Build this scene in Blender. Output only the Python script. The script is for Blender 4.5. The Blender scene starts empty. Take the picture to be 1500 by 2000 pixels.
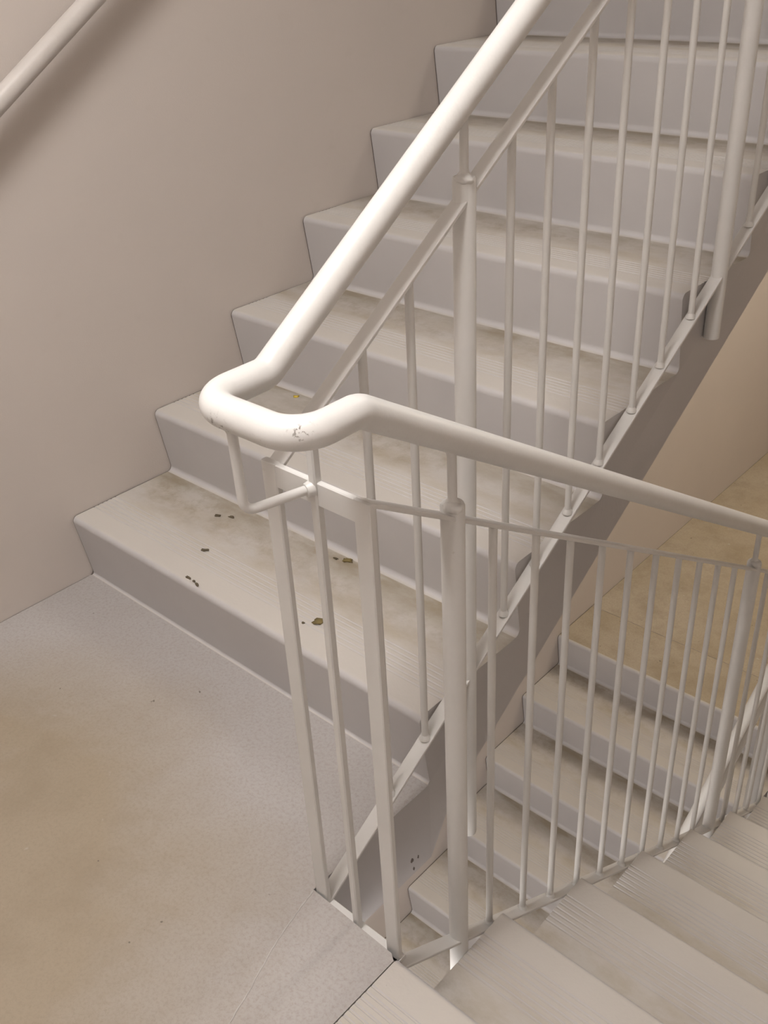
import bpy, bmesh, math, random
from mathutils import Vector, Matrix

random.seed(7)
S = bpy.context.scene
COL = S.collection
PI = math.pi

# ------------------------------------------------------------------ sizes (metres; left wall x=0, z=0 landing)
W = 1.114            # width of the upper flight
XD = 1.309           # inner edge of the lower flight
XR = 2.42            # right wall
T, R, N = 0.2825, 0.178, 0.0235      # going, rise, nosing overhang
TD, RD = 0.2828, 0.1759              # same for the flight going down
YD = -0.308                          # nosing line of the landing over the flight going down
YBACK = -1.55
YFAR = 5.2
ZL = -9 * RD                         # intermediate landing below
Y2 = 2.22                            # its nosing over the next flight down
XU, XP = 1.131, 1.292                # planes of the two sloping railings
YP = -0.300                          # plane of the short panel between them

# ------------------------------------------------------------------ materials
def new_mat(name):
    m = bpy.data.materials.new(name); m.use_nodes = True
    nt = m.node_tree
    for n in list(nt.nodes): nt.nodes.remove(n)
    out = nt.nodes.new('ShaderNodeOutputMaterial')
    b = nt.nodes.new('ShaderNodeBsdfPrincipled')
    nt.links.new(b.outputs[0], out.inputs[0])
    return m, nt, b

def nd(nt, kind, **kw):
    n = nt.nodes.new(kind)
    for k, v in kw.items():
        if k in n.inputs: n.inputs[k].default_value = v
        else: setattr(n, k, v)
    return n

def ramp(nt, src, stops):
    r = nt.nodes.new('ShaderNodeValToRGB')
    e = r.color_ramp.elements
    while len(e) < len(stops): e.new(0.5)
    for i, (p, c) in enumerate(stops):
        e[i].position = p
        e[i].color = (c, c, c, 1) if not isinstance(c, (tuple, list)) else (*c, 1)
    nt.links.new(src, r.inputs[0])
    return r

def mix(nt, fac, a, b, blend='MIX'):
    m = nt.nodes.new('ShaderNodeMix'); m.data_type = 'RGBA'; m.blend_type = blend
    for i, v in ((0, fac), (6, a), (7, b)):
        if hasattr(v, 'is_linked') or hasattr(v, 'links'): nt.links.new(v, m.inputs[i])
        elif i == 0: m.inputs[0].default_value = v
        else: m.inputs[i].default_value = (*v, 1)
    return m.outputs[2]

def math_(nt, op, a, b=None, clamp=False):
    m = nt.nodes.new('ShaderNodeMath'); m.operation = op; m.use_clamp = clamp
    for i, v in enumerate((a, b)):
        if v is None: continue
        if hasattr(v, 'links'): nt.links.new(v, m.inputs[i])
        else: m.inputs[i].default_value = v
    return m.outputs[0]

def coords(nt, space='Object', scale=(1, 1, 1), rnd=False):
    tc = nt.nodes.new('ShaderNodeTexCoord')
    mp = nt.nodes.new('ShaderNodeMapping')
    mp.inputs['Scale'].default_value = scale
    nt.links.new(tc.outputs[space], mp.inputs[0])
    if rnd:
        oi = nt.nodes.new('ShaderNodeObjectInfo')
        cx = nt.nodes.new('ShaderNodeCombineXYZ')
        k = math_(nt, 'MULTIPLY', oi.outputs['Random'], 37.0)
        for i in range(3): nt.links.new(k, cx.inputs[i])
        nt.links.new(cx.outputs[0], mp.inputs['Location'])
    return mp.outputs[0], tc

def noise(nt, vec, scale, detail=4, rough=0.55):
    n = nd(nt, 'ShaderNodeTexNoise', Scale=scale, Detail=detail, Roughness=rough)
    nt.links.new(vec, n.inputs['Vector'])
    return n.outputs['Fac']

def bump(nt, b, h, strength, dist):
    bp = nd(nt, 'ShaderNodeBump', Strength=strength, Distance=dist)
    nt.links.new(h, bp.inputs['Height'])
    nt.links.new(bp.outputs[0], b.inputs['Normal'])

def mat_wall():
    m, nt, b = new_mat('wall_paint')
    v, _ = coords(nt)
    n1 = noise(nt, v, 1.6, 3)
    c = mix(nt, ramp(nt, n1, [(0.3, 0.0), (0.7, 1.0)]).outputs[0], (0.51, 0.465, 0.43), (0.54, 0.49, 0.45))
    n2 = noise(nt, v, 14, 5)
    c = mix(nt, ramp(nt, n2, [(0.62, 0.0), (0.75, 0.35)]).outputs[0], c, (0.48, 0.435, 0.395))
    nt.links.new(c, b.inputs['Base Color'])
    b.inputs['Roughness'].default_value = 0.55
    bump(nt, b, noise(nt, v, 260, 2), 0.12, 0.002)
    return m

def mat_stair():
    # painted concrete: clean grey-white paint, brown-yellow dirt trodden into the treads
    m, nt, b = new_mat('painted_concrete')
    v, tc = coords(nt, 'Object', (1, 1, 1), True)
    vs, _ = coords(nt, 'Object', (1.4, 3.6, 3.6), True)
    geo = nt.nodes.new('ShaderNodeNewGeometry')
    sx = nt.nodes.new('ShaderNodeSeparateXYZ'); nt.links.new(geo.outputs['True Normal'], sx.inputs[0])
    up = ramp(nt, sx.outputs[2], [(0.80, 0.0), (0.97, 1.0)]).outputs[0]
    so = nt.nodes.new('ShaderNodeSeparateXYZ'); nt.links.new(tc.outputs['Object'], so.inputs[0])
    ay = math_(nt, 'ABSOLUTE', so.outputs[1])
    base = mix(nt, ramp(nt, noise(nt, v, 3.0, 3), [(0.35, 0.0), (0.7, 1.0)]).outputs[0], (0.475, 0.462, 0.462), (0.435, 0.423, 0.427))
    # worn band over the middle of each tread, and the dirt that collects at the foot of the riser
    mid = math_(nt, 'SUBTRACT', 1.0, math_(nt, 'ABSOLUTE', math_(nt, 'DIVIDE', math_(nt, 'SUBTRACT', ay, 0.15), 0.12)), True)
    wear = math_(nt, 'MULTIPLY', math_(nt, 'MULTIPLY', ramp(nt, noise(nt, vs, 4.5, 6, 0.65), [(0.40, 0.0), (0.66, 1.0)]).outputs[0], mid), 0.75)
    wear = math_(nt, 'MULTIPLY', wear, up)
    c = mix(nt, math_(nt, 'MULTIPLY', up, 0.55), base, (0.50, 0.462, 0.40))
    c = mix(nt, wear, c, (0.38, 0.325, 0.24))
    back = ramp(nt, ay, [(0.19, 0.0), (0.245, 1.0)]).outputs[0]
    bk = math_(nt, 'MULTIPLY', math_(nt, 'MULTIPLY', back, up), ramp(nt, noise(nt, vs, 3.0, 5, 0.6), [(0.36, 0.15), (0.60, 0.9)]).outputs[0])
    c = mix(nt, bk, c, (0.26, 0.22, 0.155))
    mott = ramp(nt, noise(nt, v, 22, 8, 0.72), [(0.45, 0.0), (0.66, 1.0)]).outputs[0]
    midb = ramp(nt, ay, [(0.10, 0.0), (0.19, 1.0)]).outputs[0]
    big = ramp(nt, noise(nt, vs, 2.2, 3), [(0.42, 0.0), (0.62, 1.0)]).outputs[0]
    c = mix(nt, math_(nt, 'MULTIPLY', math_(nt, 'MULTIPLY', math_(nt, 'MULTIPLY', mott, up), midb), math_(nt, 'ADD', math_(nt, 'MULTIPLY', big, 0.45), 0.22)), c, (0.27, 0.22, 0.15))
    fine = ramp(nt, noise(nt, v, 90, 3, 0.7), [(0.70, 0.0), (0.78, 1.0)]).outputs[0]
    c = mix(nt, math_(nt, 'MULTIPLY', math_(nt, 'MULTIPLY', fine, up), 0.35), c, (0.22, 0.19, 0.14))
    nt.links.new(c, b.inputs['Base Color'])
    b.inputs['Roughness'].default_value = 0.5
    bump(nt, b, noise(nt, v, 120, 4, 0.6), 0.2, 0.002)
    return m

def mat_floor(name, grey, tan, lo=0.36, hi=0.62, worn=None):
    m, nt, b = new_mat(name)
    v, _ = coords(nt)
    n1 = noise(nt, v, 1.7, 5, 0.6)
    c = mix(nt, ramp(nt, n1, [(lo, 0.0), (hi, 1.0)]).outputs[0], grey, tan)
    n2 = noise(nt, v, 7.0, 6, 0.7)
    d2 = ramp(nt, n2, [(0.46, 0.0), (0.72, 0.6)]).outputs[0]
    if worn:
        # the paint is walked off over the middle of the landing
        mp = nd(nt, 'ShaderNodeVectorMath', operation='DISTANCE')
        nt.links.new(v, mp.inputs[0]); mp.inputs[1].default_value = worn[0]
        k = math_(nt, 'ADD', mp.outputs['Value'], math_(nt, 'MULTIPLY', math_(nt, 'SUBTRACT', n1, 0.5), 0.55))
        w = ramp(nt, k, [(worn[1], 1.0), (worn[2], 0.0)]).outputs[0]
        c = mix(nt, math_(nt, 'MULTIPLY', w, 0.9), grey, c)
        d2 = math_(nt, 'MULTIPLY', d2, math_(nt, 'ADD', math_(nt, 'MULTIPLY', w, 0.85), 0.15))
    c = mix(nt, d2, c, (0.25, 0.20, 0.14))
    n3 = noise(nt, v, 150, 5, 0.8)
    c = mix(nt, ramp(nt, n3, [(0.46, 0.0), (0.72, 0.5)]).outputs[0], c, (0.22, 0.18, 0.135))
    n4 = noise(nt, v, 38, 2, 0.5)
    c = mix(nt, ramp(nt, n4, [(0.745, 0.0), (0.765, 0.85)]).outputs[0], c, (0.09, 0.075, 0.06))
    n5 = noise(nt, v, 30, 2, 0.5)
    c = mix(nt, ramp(nt, n5, [(0.22, 0.5), (0.26, 0.0)]).outputs[0], c, (0.46, 0.43, 0.39))
    geo = nt.nodes.new('ShaderNodeNewGeometry')
    sx = nt.nodes.new('ShaderNodeSeparateXYZ'); nt.links.new(geo.outputs['True Normal'], sx.inputs[0])
    side = ramp(nt, sx.outputs[2], [(0.4, 1.0), (0.6, 0.0)]).outputs[0]      # the slab's edges keep the stair paint
    c = mix(nt, side, c, (0.455, 0.442, 0.443))
    nt.links.new(c, b.inputs['Base Color'])
    b.inputs['Roughness'].default_value = 0.6
    bump(nt, b, n3, 0.15, 0.002)
    return m

def mat_rail(name='white_gloss_paint', a=(0.64, 0.635, 0.62), b_=(0.59, 0.585, 0.57), scuffs=()):
    m, nt, b = new_mat(name)
    v, _ = coords(nt, 'Object')
    n1 = noise(nt, v, 9, 4)
    c = mix(nt, ramp(nt, n1, [(0.3, 0.0), (0.75, 1.0)]).outputs[0], a, b_)
    n2 = noise(nt, v, 45, 5, 0.7)
    c = mix(nt, ramp(nt, n2, [(0.70, 0.0), (0.78, 0.5)]).outputs[0], c, (0.42, 0.38, 0.33))
    nt.links.new(c, b.inputs['Base Color'])
    b.inputs['Roughness'].default_value = 0.38
    for q, rad in scuffs:
        mp = nd(nt, 'ShaderNodeVectorMath', operation='DISTANCE')
        nt.links.new(v, mp.inputs[0]); mp.inputs[1].default_value = q
        near = ramp(nt, mp.outputs['Value'], [(rad * 0.4, 1.0), (rad, 0.0)]).outputs[0]
        ns = ramp(nt, noise(nt, v, 170, 4, 0.7), [(0.56, 0.0), (0.62, 1.0)]).outputs[0]
        c = mix(nt, math_(nt, 'MULTIPLY', near, ns), c, (0.16, 0.14, 0.12))
    nt.links.new(c, b.inputs['Base Color'])
    bump(nt, b, noise(nt, v, 130, 3), 0.16, 0.0015)
    return m

def mat_plain(name, col, rough=0.7, var=0.25, sc=40):
    m, nt, b = new_mat(name)
    v, _ = coords(nt)
    c = mix(nt, noise(nt, v, sc, 4), tuple(x * (1 - var) for x in col), tuple(min(1, x * (1 + var)) for x in col))
    nt.links.new(c, b.inputs['Base Color']); b.inputs['Roughness'].default_value = rough
    return m

def mat_emit(name, col, power):
    m = bpy.data.materials.new(name); m.use_nodes = True
    nt = m.node_tree
    for n in list(nt.nodes): nt.nodes.remove(n)
    out = nt.nodes.new('ShaderNodeOutputMaterial')
    e = nt.nodes.new('ShaderNodeEmission')
    e.inputs[0].default_value = (*col, 1); e.inputs[1].default_value = power
    nt.links.new(e.outputs[0], out.inputs[0])
    return m

M_WALL = mat_wall()
M_STAIR = mat_stair()
M_FLOOR = mat_floor('landing_concrete', (0.39, 0.37, 0.36), (0.30, 0.243, 0.17), 0.12, 0.46, ((0.52, -0.84, 0.0), 0.46, 0.80))
M_FLOOR2 = mat_floor('lower_landing_concrete', (0.42, 0.365, 0.285), (0.36, 0.30, 0.21))
M_RAIL = mat_rail()
M_HAND = mat_rail('handrail_paint', scuffs=(((0.168, -0.092, 0.952), 0.022), ((0.115, -0.105, 0.920), 0.020), ((0.05, -0.105, 0.922), 0.026)))
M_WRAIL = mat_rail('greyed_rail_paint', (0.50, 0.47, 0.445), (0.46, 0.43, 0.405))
M_JOINT = mat_plain('open_joint', (0.10, 0.085, 0.075), 0.95)
M_DIRT = mat_plain('dark_dirt', (0.10, 0.08, 0.05), 0.9)
M_LEAF = mat_plain('dry_leaf', (0.17, 0.13, 0.05), 0.9)
M_YELLOW = mat_plain('yellow_flake', (0.55, 0.40, 0.05), 0.7)
M_CHIP = mat_plain('chipped_paint', (0.13, 0.11, 0.10), 0.9)
M_CRACK = mat_plain('crack_filler', (0.42, 0.40, 0.385), 0.95)
M_METAL = mat_plain('white_enamel', (0.7, 0.7, 0.68), 0.4, 0.05)

# ------------------------------------------------------------------ mesh helpers
class MB:
    def __init__(s): s.bm = bmesh.new()
    def quad_strip(s, rings, closed=True, caps=True):
        vs = [[s.bm.verts.new(p) for p in r] for r in rings]
        n = len(vs[0])
        for a, b in zip(vs, vs[1:]):
            for i in range(n if closed else n - 1):
                j = (i + 1) % n
                s.bm.faces.new((a[i], a[j], b[j], b[i]))
        if caps:
            s.bm.faces.new(list(reversed(vs[0]))); s.bm.faces.new(vs[-1])
    def box(s, x0, x1, y0, y1, z0, z1):
        s.quad_strip([[(x0, y0, z0), (x1, y0, z0), (x1, y1, z0), (x0, y1, z0)],
                      [(x0, y0, z1), (x1, y0, z1), (x1, y1, z1), (x0, y1, z1)]])
    def prism_x(s, prof, x0, x1):                      # closed (y, z) profile pushed along x
        s.quad_strip([[(x0, y, z) for y, z in prof], [(x1, y, z) for y, z in prof]])
    def prism_z(s, prof, z0, z1):
        s.quad_strip([[(x, y, z0) for x, y in prof], [(x, y, z1) for x, y in prof]])
    def tube(s, pts, r, seg=16, caps=True):
        pts = [Vector(p) for p in pts]
        ds = [(b - a).normalized() for a, b in zip(pts, pts[1:])]
        tang = [ds[0]] + [(a + b).normalized() for a, b in zip(ds, ds[1:])] + [ds[-1]]
        t = tang[0]
        u = t.orthogonal().normalized()
        rings = []
        for i, p in enumerate(pts):
            if i:
                q = tang[i - 1].rotation_difference(tang[i]); u = q @ u
            w = tang[i].cross(u).normalized(); u = w.cross(tang[i]).normalized()
            rr = r[i] if isinstance(r, (list, tuple)) else r
            rings.append([p + (u * math.cos(2 * PI * k / seg) + w * math.sin(2 * PI * k / seg)) * rr for k in range(seg)])
        s.quad_strip(rings, True, caps)
    def flat(s, p0, p1, side, wide, thick):            # flat bar from p0 to p1, `wide` along side, chamfered
        p0, p1, sd = Vector(p0), Vector(p1), Vector(side).normalized()
        d = (p1 - p0).normalized(); up = d.cross(sd).normalized()
        c = min(wide, thick) * 0.16
        prof = []
        for a, b in ((1, 1), (-1, 1), (-1, -1), (1, -1)):
            h, k = a * wide / 2, b * thick / 2
            if a * b > 0: prof += [(h, k - b * c), (h - a * c, k)]
            else: prof += [(h - a * c, k), (h, k - b * c)]
        s.quad_strip([[p + sd * h + up * k for h, k in prof] for p in (p0, p1)])
    def build(s, name, mat, parent=None, sharp=35, recalc=True):
        if recalc: bmesh.ops.recalc_face_normals(s.bm, faces=s.bm.faces[:])
        for f in s.bm.faces: f.smooth = True
        me = bpy.data.meshes.new(name); s.bm.to_mesh(me); s.bm.free()
        me.set_sharp_from_angle(angle=math.radians(sharp))
        me.materials.append(mat)
        return link(name, me, parent)

def link(name, me, parent=None, loc=None):
    o = bpy.data.objects.new(name, me); COL.objects.link(o)
    if parent is not None: o.parent = parent
    if loc is not None: o.location = loc
    return o

def thing(name, label, cat, loc=(0, 0, 0), group=None):
    o = bpy.data.objects.new(name, None); COL.objects.link(o)
    o.empty_display_size = 0.1
    o.location = loc
    return tag(o, label, cat, group)

def tag(o, label, cat, group=None):
    o['label'] = label; o['category'] = cat
    if group: o['group'] = group
    return o

def struct(o): o['kind'] = 'structure'; return o

def arc(cx, cz, r, a0, a1, n):
    return [(cx + r * math.cos(math.radians(a0 + (a1 - a0) * i / n)), cz + r * math.sin(math.radians(a0 + (a1 - a0) * i / n))) for i in range(n + 1)]

# ------------------------------------------------------------------ stair step profile (origin at the foot of the riser)
def step_profile(t, r, n, grooves=6, depth=None, fr=0.013):
    th = math.atan2(n, r)                # riser leans out towards the nosing
    pts = []
    # cove at the foot of the riser: centre in front of it, tangent to the tread below and to the riser
    ang = PI / 2 + th                    # inner angle seen from the front is a little under 90 deg
    d = fr / math.tan((PI / 2 - th) / 2)
    A = (-d, 0.0)
    B = (-math.sin(th) * d, math.cos(th) * d)
    cx, cz = -d, fr
    a0 = -90.0; a1 = math.degrees(math.atan2(B[1] - cz, B[0] - cx))
    pts += arc(cx, cz, fr, a0, a1, 8)
    # rounded nosing
    nr = 0.014
    d2 = nr / math.tan((PI / 2 - th) / 2)
    Pn = (-n, r)
    t0 = (Pn[0] + math.sin(th) * d2, Pn[1] - math.cos(th) * d2)
    t1 = (Pn[0] + d2, r)
    c2 = (t1[0], r - nr)
    b0 = math.degrees(math.atan2(t0[1] - c2[1], t0[0] - c2[0])) % 360
    pts += arc(c2[0], c2[1], nr, b0, 90.0, 8)
    y = -n + 0.062
    for i in range(grooves):
        pts += [(y, r), (y + 0.0015, r - 0.0011), (y + 0.0035, r - 0.0011), (y + 0.005, r)]
        y += 0.0125
    D = depth or t
    pts += [(D, r)]
    if depth: pts += [(D, 0.0), (0.0, 0.0)]
    else: pts += [(0.0, 0.0)]
    return pts

def step_mesh(name, t, r, n, width, flip=False, **kw):
    mb = MB()
    pr = step_profile(t, r, n, **kw)
    if flip: pr = [(-y, z) for y, z in pr]
    mb.prism_x(pr, 0.0, width)
    bmesh.ops.recalc_face_normals(mb.bm, faces=mb.bm.faces[:])
    for f in mb.bm.faces: f.smooth = True
    me = bpy.data.meshes.new(name); mb.bm.to_mesh(me); mb.bm.free()
    me.set_sharp_from_angle(angle=math.radians(25))
    me.materials.append(M_STAIR)
    return me

GAP = 0.0040                              # hairline joint at the wall

def joint_mesh(t, r, n, flip=False):
    mb = MB()
    pr = [(y + 0.0012, z - 0.0012) for y, z in step_profile(t, r, n, grooves=0)[:-1]] + [(0.0012, -0.02)]
    if flip: pr = [(-y, z) for y, z in pr]
    mb.prism_x(pr, 0.0004, GAP)
    bmesh.ops.recalc_face_normals(mb.bm, faces=mb.bm.faces[:])
    me = bpy.data.meshes.new('wall_joint'); mb.bm.to_mesh(me); mb.bm.free(); me.materials.append(M_JOINT)
    return me
# ---- flight going up
up = thing('stair_flight', 'grey painted concrete stair flight rising beside the left wall from the landing', 'stairs', (0, 0, 0))
me = step_mesh('step', T, R, N, W - GAP)
me0 = step_mesh('step', T, R, N, W - GAP, fr=0.006)
for k in range(9):
    link('step', me if k else me0, up, (GAP, k * T, k * R))
me_j = joint_mesh(T, R, N)
for k in range(9):
    link('wall_joint', me_j, up, (0.0, k * T, k * R))
mb = MB()
SO = 0.33                                 # soffit below the nosing line
def zn(y): return R + (y + N) * R / T
yb0 = 0.0
mb.prism_x([(0.0, 0.0), (8 * T, 8 * R), (8 * T + 0.19, 8 * R), (8 * T + 0.19, zn(8 * T + 0.19) - SO), (0.06, zn(0.06) - SO), (0.0, -0.20), (-0.003, -0.20), (-0.003, 0.0)], GAP, W)
mb.build('waist_slab', M_STAIR, up)

# ---- flight going down from the landing
dn = thing('stair_flight', 'grey painted concrete stair flight descending at the bottom right, with grooved nosings', 'stairs', (XD, YD, -9 * RD))
me_d = step_mesh('step', TD, RD, N, XR - GAP - XD, flip=True, grooves=7)
for k in range(9):
    link('step', me_d, dn, (0.0, k * TD - N, (8 - k) * RD))
mb = MB()
def zd(y): return -(y) * RD / TD          # nosing line in the flight's own frame (height above landing)
H = 9 * RD
mb.prism_x([(-N - TD, H - 0.002), (-N - TD, H - 0.20), (-N - 0.25, H - 0.20), (8 * TD - N, 9 * RD - 8 * RD - SO + 0.02), (8 * TD - N, 0.0)]
           , 0.0, XR - GAP - XD)
mb.build('waist_slab', M_STAIR, dn)

# ---- the next flight down, below the first one
lo = thing('stair_flight', 'lower concrete stair flight seen through the balusters, rising to the tan landing', 'stairs', (0, 0, 0))
me2 = step_mesh('step', T, R, N, W - GAP)
Y2R = Y2 + N                              # riser line of the landing edge
me3 = step_mesh('step', T, R, N, W - GAP, grooves=0)
me3.materials.append(M_FLOOR2)
for p in me3.polygons:
    if p.normal.z > 0.9 and p.center.z > R - 0.01 and p.center.y > -N + 0.02: p.material_index = 1
for k in range(9):
    link('step', me2 if k else me3, lo, (GAP, Y2R - k * T, ZL - (k + 1) * R))
    link('wall_joint', me_j, lo, (0.0, Y2R - k * T, ZL - (k + 1) * R))
mb = MB()
ys, ye = Y2R - 8 * T, Y2R + T
mb.prism_x([(ys, ZL - 9 * R), (Y2R, ZL - R), (ye, ZL - 0.004), (ye, ZL - 0.20), (Y2R + 0.10, ZL - 0.24), (ys, ZL - 9 * R - 0.15)], GAP, W)
mb.build('waist_slab', M_STAIR, lo)

# ------------------------------------------------------------------ room shell
def slab(name, prof, z0, z1, mat):
    mb = MB(); mb.prism_z(prof, z0, z1); return struct(mb.build(name, mat))

YC = YD - N - TD                           # where the top tread of the flight down meets the landing slab
slab('floor', [(0.002, YBACK), (XR - 0.002, YBACK), (XR - 0.002, YC - 0.0015), (XD - 0.0018, YC - 0.0015), (XD - 0.0018, YD - 0.012),
               (1.296, YD - 0.004), (W + 0.002, YD), (W + 0.002, -0.0045), (0.002, -0.0045)], -0.20, 0.0, M_FLOOR)
slab('floor_lower', [(0.002, Y2R + T + 0.002), (XD - 0.004, Y2R + T + 0.002), (XD - 0.004, 8 * TD + YD - N + 0.002), (XR - 0.002, 8 * TD + YD - N + 0.002), (XR - 0.002, YFAR), (0.002, YFAR)],
     ZL - 0.20, ZL, M_FLOOR2)
slab('floor_upper', [(0.002, 9 * T), (XR - 0.002, 9 * T), (XR - 0.002, YFAR), (0.002, YFAR)], 9 * R - 0.20, 9 * R, M_FLOOR)
ZB = ZL - 9 * R
slab('floor_bottom', [(0.002, YBACK), (XR - 0.002, YBACK), (XR - 0.002, YFAR), (0.002, YFAR)], ZB - 0.2, ZB - 0.001, M_FLOOR)
ZT = 4.3
def wall(name, x0, x1, y0, y1):
    mb = MB(); mb.box(x0, x1, y0, y1, ZB - 0.2, ZT); return struct(mb.build(name, M_WALL))
wall('wall_left', -0.15, 0.0, YBACK - 0.15, YFAR + 0.15)
wall('wall_right', XR, XR + 0.15, YBACK - 0.15, YFAR + 0.15)
wall('wall_back', 0.0, XR, YBACK - 0.15, YBACK)
wall('wall_far', 0.0, XR, YFAR, YFAR + 0.15)
mb = MB(); mb.box(-0.15, XR + 0.15, YBACK - 0.15, YFAR + 0.15, ZT, ZT + 0.15); struct(mb.build('ceiling', M_WALL))

# ------------------------------------------------------------------ railing
rail = thing('stair_railing', 'white painted steel railing with looping pipe handrail around the open stair well', 'railing', (XU, YP, 0.0))
RX, RY, RZ = XU, YP, 0.0
def local(p): return (p[0] - RX, p[1] - RY, p[2] - RZ)

# sloping lines, as functions of y
def u_hand(y): return 1.1265 + 0.657 * y
def u_top(y): return 1.003 + 0.650 * y
def u_bot(y): return 0.158 + 0.600 * y
def d_hand(y): return 0.934 - 0.616 * (y + 0.297)
def d_top(y): return 0.804 - 0.617 * (y + 0.274)
def d_bot(y): return -0.054 - 0.635 * (y + 0.29)

def fillet_path(pts, rad, n=10):
    pts = [Vector(p) for p in pts]
    out = [pts[0]]
    for i in range(1, len(pts) - 1):
        a, b, c = pts[i - 1], pts[i], pts[i + 1]
        r = rad[i - 1]
        d0, d1 = (a - b).normalized(), (c - b).normalized()
        ang = d0.angle(d1); L = r / math.tan(ang / 2)
        cen = b + (d0 + d1).normalized() * (r / math.sin(ang / 2))
        s, e = b + d0 * L - cen, b + d1 * L - cen
        tot = s.angle(e); ax = s.cross(e).normalized()
        for k in range(n + 1):
            out.append(cen + Matrix.Rotation(tot * k / n, 3, ax) @ s)
    out.append(pts[-1])
    return out

HR = 0.0198
YL = -0.390
zl = 0.937
YTOPU, YENDD = 2.30, 1.95
hp = [(XU, YTOPU, u_hand(YTOPU)), (XU, -0.290, zl), (XU, YL, zl), (XP, YL, zl), (XP, -0.300, zl), (XP, YENDD, d_hand(YENDD))]
path = fillet_path(hp, [0.032, 0.044, 0.044, 0.036], 12)
mb = MB(); mb.tube([local(p) for p in path], HR, 32)
mb.build('handrail', M_HAND, rail, 40)

FW, FT = 0.0265, 0.0060
def flat_part(name, p0, p1, side=(1, 0, 0), w=FW, t=FT, extra=None):
    mb = MB(); mb.flat(local(p0), local(p1), side, w, t)
    if extra: extra(mb)
    return mb.build(name, M_RAIL, rail)
flat_part('top_rail', (XU, YP, u_top(YP)), (XU, YTOPU, u_top(YTOPU)))
flat_part('bottom_rail', (XU, YP, u_bot(YP)), (XU, YTOPU, u_bot(YTOPU)))
flat_part('top_rail', (XP, YP, d_top(YP)), (XP, YENDD, d_top(YENDD)))
flat_part('bottom_rail', (XP, YP + 0.005, d_bot(YP + 0.005)), (XP, YENDD, d_bot(YENDD)))
# short panel across the end of the well
ZPT, ZPB = 0.822, -0.024
flat_part('panel_top_rail', (XU - 0.013, YP, ZPT - 0.0165), (XP + 0.013, YP, ZPT - 0.0165), (0, 0, 1), 0.033, 0.0085)
flat_part('panel_bottom_rail', (XU - 0.013, YP + 0.003, ZPB), (XP + 0.013, YP + 0.003, ZPB), (0, 1, 0), 0.016, 0.009)
for x in (XU, XP - 0.001):
    flat_part('flat_upright', (x, YP, ZPB - 0.006), (x, YP, ZPT), (1, 0, 0), FW, 0.010)
mb = MB(); mb.flat(local((1.212, YP - 0.001, ZPB - 0.004)), local((1.212, YP - 0.001, 0.880)), (1, 0, 0), 0.0125, 0.0125)
mb.build('square_upright', M_RAIL, rail)
# bent support rod from the loop of the handrail back to the panel
bp = fillet_path([(1.178, YL + 0.002, zl - 0.014), (1.178, YL + 0.004, 0.806), (1.209, YP - 0.004, 0.812)], [0.014], 8)
mb = MB(); mb.tube([local(p) for p in bp], 0.0063, 16)
mb.tube([local((1.2065, YP - 0.013, 0.8115)), local((1.209, YP - 0.004, 0.812))], [0.0085, 0.011], 14)
mb.tube([local((1.178, YL + 0.002, zl - 0.0165)), local((1.178, YL + 0.003, zl - 0.026))], [0.0095, 0.0065], 14)
mb.build('support_rod', M_RAIL, rail, 50)

def baluster_mesh(length, slope, name='baluster'):
    mb = MB()
    mb.tube([(0, 0, 0), (0, 0, length)], 0.00635, 14)
    mb.tube([(0, 0, -0.001), (0, 0, 0.004), (0, 0, 0.009)], [0.0105, 0.0092, 0.0064], 14)
    bmesh.ops.recalc_face_normals(mb.bm, faces=mb.bm.faces[:])
    for f in mb.bm.faces: f.smooth = True
    me = bpy.data.meshes.new(name); mb.bm.to_mesh(me); mb.bm.free()
    me.set_sharp_from_angle(angle=math.radians(40)); me.materials.append(M_RAIL)
    return me

def balusters(ys, x, lo_, hi_, parent, org):
    for y in ys:
        z0, z1 = lo_(y) + 0.004, hi_(y) - 0.003
        link('baluster', baluster_mesh(z1 - z0, 0), parent, (x - org[0], y - org[1], z0 - org[2]))

ORG = (RX, RY, RZ)
balusters([-0.125, -0.0275, 0.203, 0.300, 0.405, 0.509, 0.622, 0.723, 0.836] + [1.06 + 0.104 * i for i in range(8)], XU, u_bot, u_top, rail, ORG)
balusters([-0.050, 0.058, 0.157, 0.260, 0.362, 0.465, 0.567, 0.670, 0.769, 0.868, 1.087, 1.190, 1.292, 1.394, 1.497, 1.60, 1.70, 1.80], XP, d_bot, d_top, rail, ORG)

def post(x, y, zb, ztop, zhand):
    mb = MB(); mb.tube([local((x, y, zb)), local((x, y, ztop - 0.004)), local((x, y, ztop))], [0.0166, 0.0166, 0.0150], 24)
    # weld at the head where the top rail runs into the post
    p = mb.build('post', M_RAIL, rail, 40)
    mb = MB(); mb.tube([local((x, y, ztop - 0.004)), local((x, y, ztop + 0.003)), local((x, y, ztop + 0.007)), local((x, y, zhand - 0.024)), local((x, y, zhand - 0.019)), local((x, y, zhand - 0.012))],
                       [0.0115, 0.0095, 0.0063, 0.0063, 0.0078, 0.0088], 16)
    mb.build('support_rod', M_RAIL, p, 50)
    rnd = random.Random(int(y * 1000))
    bm = bmesh.new(); bmesh.ops.create_icosphere(bm, subdivisions=3, radius=1.0)
    for v in bm.verts:
        k = 1 + rnd.uniform(-0.12, 0.12)
        v.co = Vector(local((x + 0.004, y - 0.005, ztop - 0.003))) + Vector((v.co.x * 0.0135 * k, v.co.y * 0.0115 * k, v.co.z * 0.0085 * k))
    for f in bm.faces: f.smooth = True
    me = bpy.data.meshes.new('weld_bead'); bm.to_mesh(me); bm.free(); me.materials.append(M_RAIL)
    link('weld_bead', me, p)
post(XU, 0.094, -0.20, 1.090, u_hand(0.094))
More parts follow.
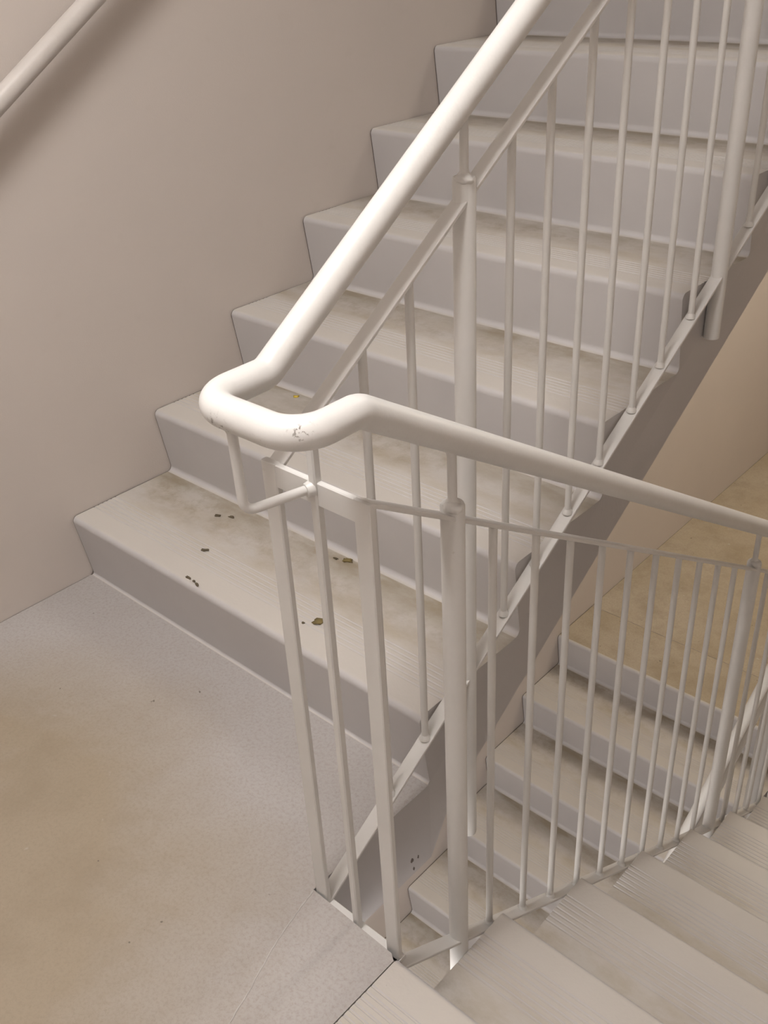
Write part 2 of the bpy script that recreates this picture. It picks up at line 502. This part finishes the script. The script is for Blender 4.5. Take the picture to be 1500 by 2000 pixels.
post(XU, 0.946, 0.585, u_top(0.946) + 0.022, u_hand(0.946))
post(XU, 1.90, 1.10, u_top(1.90) + 0.022, u_hand(1.90))
post(XP, -0.139, -0.32, d_top(-0.139) + 0.022, d_hand(-0.139))
post(XP, 0.985, -0.95, d_top(0.985) + 0.022, d_hand(0.985))

# ---- railing of the flight below, only its upper end shows behind the second post
low = thing('stair_railing', 'white railing of the lower flight, glimpsed behind the post farthest down the stairs', 'railing', (XU, 1.4, ZL))
LX = 1.1285
def l_hand(y): return ZL + (y - Y2) * 0.63 + 0.947
def l_top(y): return l_hand(y) - 0.122
def l_bot(y): return ZL + (y - Y2) * 0.63 - 0.035
def ll(p): return (p[0] - XU, p[1] - 1.4, p[2] - ZL)
mb = MB(); mb.tube([ll((LX, 0.35, l_hand(0.35))), ll((LX, 1.92, l_hand(1.92)))], HR, 24); mb.build('handrail', M_RAIL, low, 40)
mb = MB(); mb.flat(ll((LX, 0.35, l_top(0.35))), ll((LX, 1.92, l_top(1.92))), (1, 0, 0), FW, FT); mb.build('top_rail', M_RAIL, low)
mb = MB(); mb.flat(ll((LX, 0.35, l_bot(0.35))), ll((LX, 1.92, l_bot(1.92))), (1, 0, 0), FW, FT); mb.build('bottom_rail', M_RAIL, low)
balusters([0.45 + 0.1035 * i for i in range(14)], LX, l_bot, l_top, low, (XU, 1.4, ZL))
for y in (0.38, 1.85):
    mb = MB(); mb.tube([ll((LX + 0.009, y, l_bot(y) - 0.15)), ll((LX + 0.009, y, l_top(y) + 0.02))], 0.0166, 20)
    p = mb.build('post', M_RAIL, low, 40)
    mb = MB(); mb.tube([ll((LX + 0.004, y, l_top(y))), ll((LX + 0.004, y, l_hand(y) - 0.012))], 0.0063, 14); mb.build('support_rod', M_RAIL, p, 40)

# ---- handrail on the left wall
wr = thing('wall_handrail', 'white pipe handrail fixed to the left wall, at the upper left corner', 'handrail', (0.0, 0.0, 1.118))
def w_hand(y): return 0.0 + 0.626 * y
mb = MB(); mb.tube([(0.060, -0.20, w_hand(-0.20)), (0.060, 2.4, w_hand(2.4))], HR, 28); mb.build('pipe', M_WRAIL, wr, 40)
for y in (-0.12, 0.75, 1.6, 2.3):
    mb = MB()
    z = w_hand(y)
    mb.tube([tuple(p) for p in fillet_path([(0.060, y, z - 0.012), (0.060, y, z - 0.065), (0.0, y, z - 0.065)], [0.02], 6)], 0.0065, 12)
    mb.tube([(0.0, y, z - 0.065), (0.006, y, z - 0.065)], 0.028, 20)
    mb.build('bracket', M_WRAIL, wr, 40)

# ------------------------------------------------------------------ small things lying about
def crumb(name, pos, size, seed, mat, label, cat, flat=0.4, rot=0.0):
    rnd = random.Random(seed)
    bm = bmesh.new()
    bmesh.ops.create_icosphere(bm, subdivisions=2, radius=1.0)
    for v in bm.verts:
        k = 1 + rnd.uniform(-0.45, 0.45)
        v.co = Vector((v.co.x * size[0] * k, v.co.y * size[1] * k, max(v.co.z, -0.4) * size[2] * k))
    mn = min(v.co.z for v in bm.verts)
    for v in bm.verts: v.co.z -= mn
    for f in bm.faces: f.smooth = True
    me = bpy.data.meshes.new(name); bm.to_mesh(me); bm.free(); me.materials.append(mat)
    o = link(name, me, None, pos); o.rotation_euler = (0, 0, rot)
    return tag(o, label, cat)
z1 = R
crumb('dirt_crumb', (0.437, -0.006, z1), (0.0085, 0.0030, 0.0022), 1, M_DIRT, 'longest dark crumb near the nosing of the lowest step', 'dirt', rot=0.0)
crumb('dirt_crumb', (0.458, -0.007, z1), (0.0035, 0.0028, 0.0022), 2, M_DIRT, 'tiny round crumb between two longer ones near the lowest nosing', 'dirt', rot=0.1)
crumb('dirt_crumb', (0.473, -0.011, z1), (0.0072, 0.0028, 0.0022), 3, M_DIRT, 'rightmost of three dark crumbs in a row near the lowest nosing', 'dirt', rot=-0.3)
crumb('dirt_crumb', (0.379, 0.087, z1), (0.0085, 0.0050, 0.0024), 4, M_DIRT, 'flat brown crumb beside the tread grooves of the lowest step', 'dirt', rot=0.5)
crumb('dirt_crumb', (0.285, 0.203, z1), (0.0075, 0.0045, 0.0022), 5, M_DIRT, 'left one of two brown crumbs at the back of the lowest tread', 'dirt', rot=0.4)
crumb('dirt_crumb', (0.316, 0.220, z1), (0.0080, 0.0040, 0.0020), 6, M_DIRT, 'right one of two brown crumbs at the back of the lowest tread', 'dirt', rot=0.2)
crumb('dry_leaf', (0.668, 0.258, z1), (0.0125, 0.0085, 0.0040), 7, M_LEAF, 'crumpled brown leaf bit at the back of the lowest tread, beside the wide upright', 'leaf', rot=0.2)
crumb('dirt_crumb', (0.640, 0.247, z1), (0.0062, 0.0028, 0.0022), 8, M_DIRT, 'small crumb just left of the crumpled leaf bit', 'dirt', rot=0.1)
crumb('dry_leaf', (0.775, 0.062, z1), (0.0130, 0.0095, 0.0030), 9, M_LEAF, 'torn olive leaf bit on the grooves, left of the square upright', 'leaf', rot=0.7)
crumb('dirt_crumb', (0.752, 0.040, z1), (0.0034, 0.0026, 0.0020), 10, M_DIRT, 'tiny crumb beside the torn olive leaf bit', 'dirt')
crumb('paper_flake', (0.237, 0.533, 2 * R), (0.0085, 0.0060, 0.0020), 11, M_YELLOW, 'yellow flake lying at the back of the second tread behind the handrail', 'flake', rot=0.3)

# cracks in the landing slab and chips on the edge of the flight belong to those meshes' parts
def crack(name, pts, wdt, parent, z=0.0008):
    mb = MB()
    rnd = random.Random(5)
    fine = []
    for (a, b) in zip(pts, pts[1:]):
        for i in range(8):
            u = i / 8
            fine.append((a[0] + (b[0] - a[0]) * u, a[1] + (b[1] - a[1]) * u))
    fine.append(pts[-1])
    L, Rr = [], []
    for i, p in enumerate(fine):
        q0, q1 = Vector(fine[max(i - 1, 0)]), Vector(fine[min(i + 1, len(fine) - 1)])
        d = (q1 - q0).normalized(); n = Vector((-d.y, d.x))
        w = wdt * rnd.uniform(0.4, 1.2) / 2; j = rnd.uniform(-0.0008, 0.0008)
        L.append((p[0] + n.x * (w + j), p[1] + n.y * (w + j))); Rr.append((p[0] - n.x * (w - j), p[1] - n.y * (w - j)))
    mb.quad_strip([[(l[0], l[1], -0.002), (r_[0], r_[1], -0.002), (r_[0], r_[1], z), (l[0], l[1], z)] for l, r_ in zip(L, Rr)])
    return mb.build(name, M_CRACK, parent)

fl = bpy.data.objects['floor']
crack('crack', [(W + 0.003, YD - 0.002), (1.128, -0.36), (1.145, -0.43), (1.172, -0.50), (1.19, -0.56)], 0.0022, fl)
for i, (y, z, a, b_) in enumerate([(-0.062, -0.158, 0.004, 0.007), (-0.044, -0.164, 0.0025, 0.005), (-0.058, -0.185, 0.0025, 0.005), (0.10, 0.115, 0.0015, 0.010), (0.115, 0.09, 0.0012, 0.012)]):
    mb = MB()
    rnd = random.Random(i)
    ring = [(y + a * math.cos(2 * PI * k / 9) * rnd.uniform(0.6, 1.2), z + b_ * math.sin(2 * PI * k / 9) * rnd.uniform(0.6, 1.2)) for k in range(9)]
    mb.prism_x(ring, W - 0.002, W + (0.0026 if y < 0 else 0.0006))
    mb.build('paint_chip', M_CHIP, fl if y < 0 else up)
for ob, y0, y1, zz in ((fl, YBACK + 0.01, -0.015, 0.0), (bpy.data.objects['floor_lower'], Y2R + T, YFAR - 0.01, ZL)):
    mb = MB(); mb.box(0.0003, 0.0022, y0, y1, zz - 0.03, zz - 0.0004)
    mb.build('wall_joint', M_JOINT, ob)

# ------------------------------------------------------------------ lamps
def ceiling_lamp(loc, sx, sy, label, col, power):
    t = thing('ceiling_lamp', label, 'lamp', loc)
    mb = MB()
    mb.box(-sx / 2, sx / 2, -sy / 2, sy / 2, -0.03, 0.0)
    mb.build('housing', M_METAL, t)
    mb = MB()
    rings = []
    for k, z in ((0.94, -0.0301), (0.94, -0.055), (0.86, -0.07)):
        rings.append([(a * sx / 2 * k, b * sy / 2 * k, z) for a, b in ((-1, -1), (1, -1), (1, 1), (-1, 1))])
    mb.quad_strip(rings)
    mb.build('diffuser', mat_emit('lamp_light', col, power), t)
    return t
slab('floor_top', [(0.002, YBACK), (XR - 0.002, YBACK), (XR - 0.002, -0.302), (0.002, -0.302)], 2.80, 3.20, M_WALL)
# sloping slab of the next flight up, over the flight going down
mb = MB()
mb.prism_x([(2.05, 9 * R), (2.05, 9 * R - 0.20), (1.85, 9 * R - 0.20), (-0.30, 2.80), (-0.30, 3.20), (-0.20, 3.20)], XD, XR - 0.004)
struct(mb.build('ceiling_slope', M_WALL))
LP = 10.0
LC = (1.0, 0.955, 0.925)
ceiling_lamp((1.20, -0.90, 2.80), 0.50, 1.15, 'long ceiling lamp over the main landing', LC, LP)
ceiling_lamp((1.20, -0.90, -0.20), 0.50, 1.15, 'long ceiling lamp one storey below, under the main landing', LC, LP)
ceiling_lamp((1.20, 3.55, 9 * R - 0.20), 0.50, 1.2, 'long ceiling lamp under the upper half landing', (1.0, 0.87, 0.70), LP * 0.75)

ceiling_lamp((1.20, 3.55, ZT), 0.50, 1.2, 'unseen fill lamp added high over the upper half landing', (1.0, 0.93, 0.84), LP * 0.9)  # added fill light, softens the wall handrail's shadow and warms the upper treads

wd = bpy.data.worlds.new('world'); S.world = wd; wd.use_nodes = True
wd.node_tree.nodes['Background'].inputs[0].default_value = (1, 0.95, 0.9, 1)
wd.node_tree.nodes['Background'].inputs[1].default_value = 0.0

# ------------------------------------------------------------------ camera (solved from the photograph's geometry)
cam = bpy.data.cameras.new('camera'); co = bpy.data.objects.new('camera', cam); COL.objects.link(co)
rows = ((0.7409, 0.6699, -0.0486), (0.3173, -0.4129, -0.8537), (-0.592, 0.6171, -0.5184))
m3 = Matrix((rows[0], [-v for v in rows[1]], [-v for v in rows[2]])).transposed()
q = m3.to_quaternion(); q.normalize()
co.rotation_mode = 'QUATERNION'; co.rotation_quaternion = q
co.location = (1.989, -0.9945, 1.4018)
cam.sensor_fit = 'VERTICAL'; cam.sensor_height = 36.0
cam.lens = 1931.7 * 36.0 / 2000.0
cam.clip_start = 0.02
S.camera = co

vs = S.view_settings
vs.view_transform = 'Standard'; vs.look = 'None'; vs.gamma = 1.0; vs.use_curve_mapping = False
vs.exposure = 1.72
S.cycles.max_bounces = 10; S.cycles.diffuse_bounces = 6
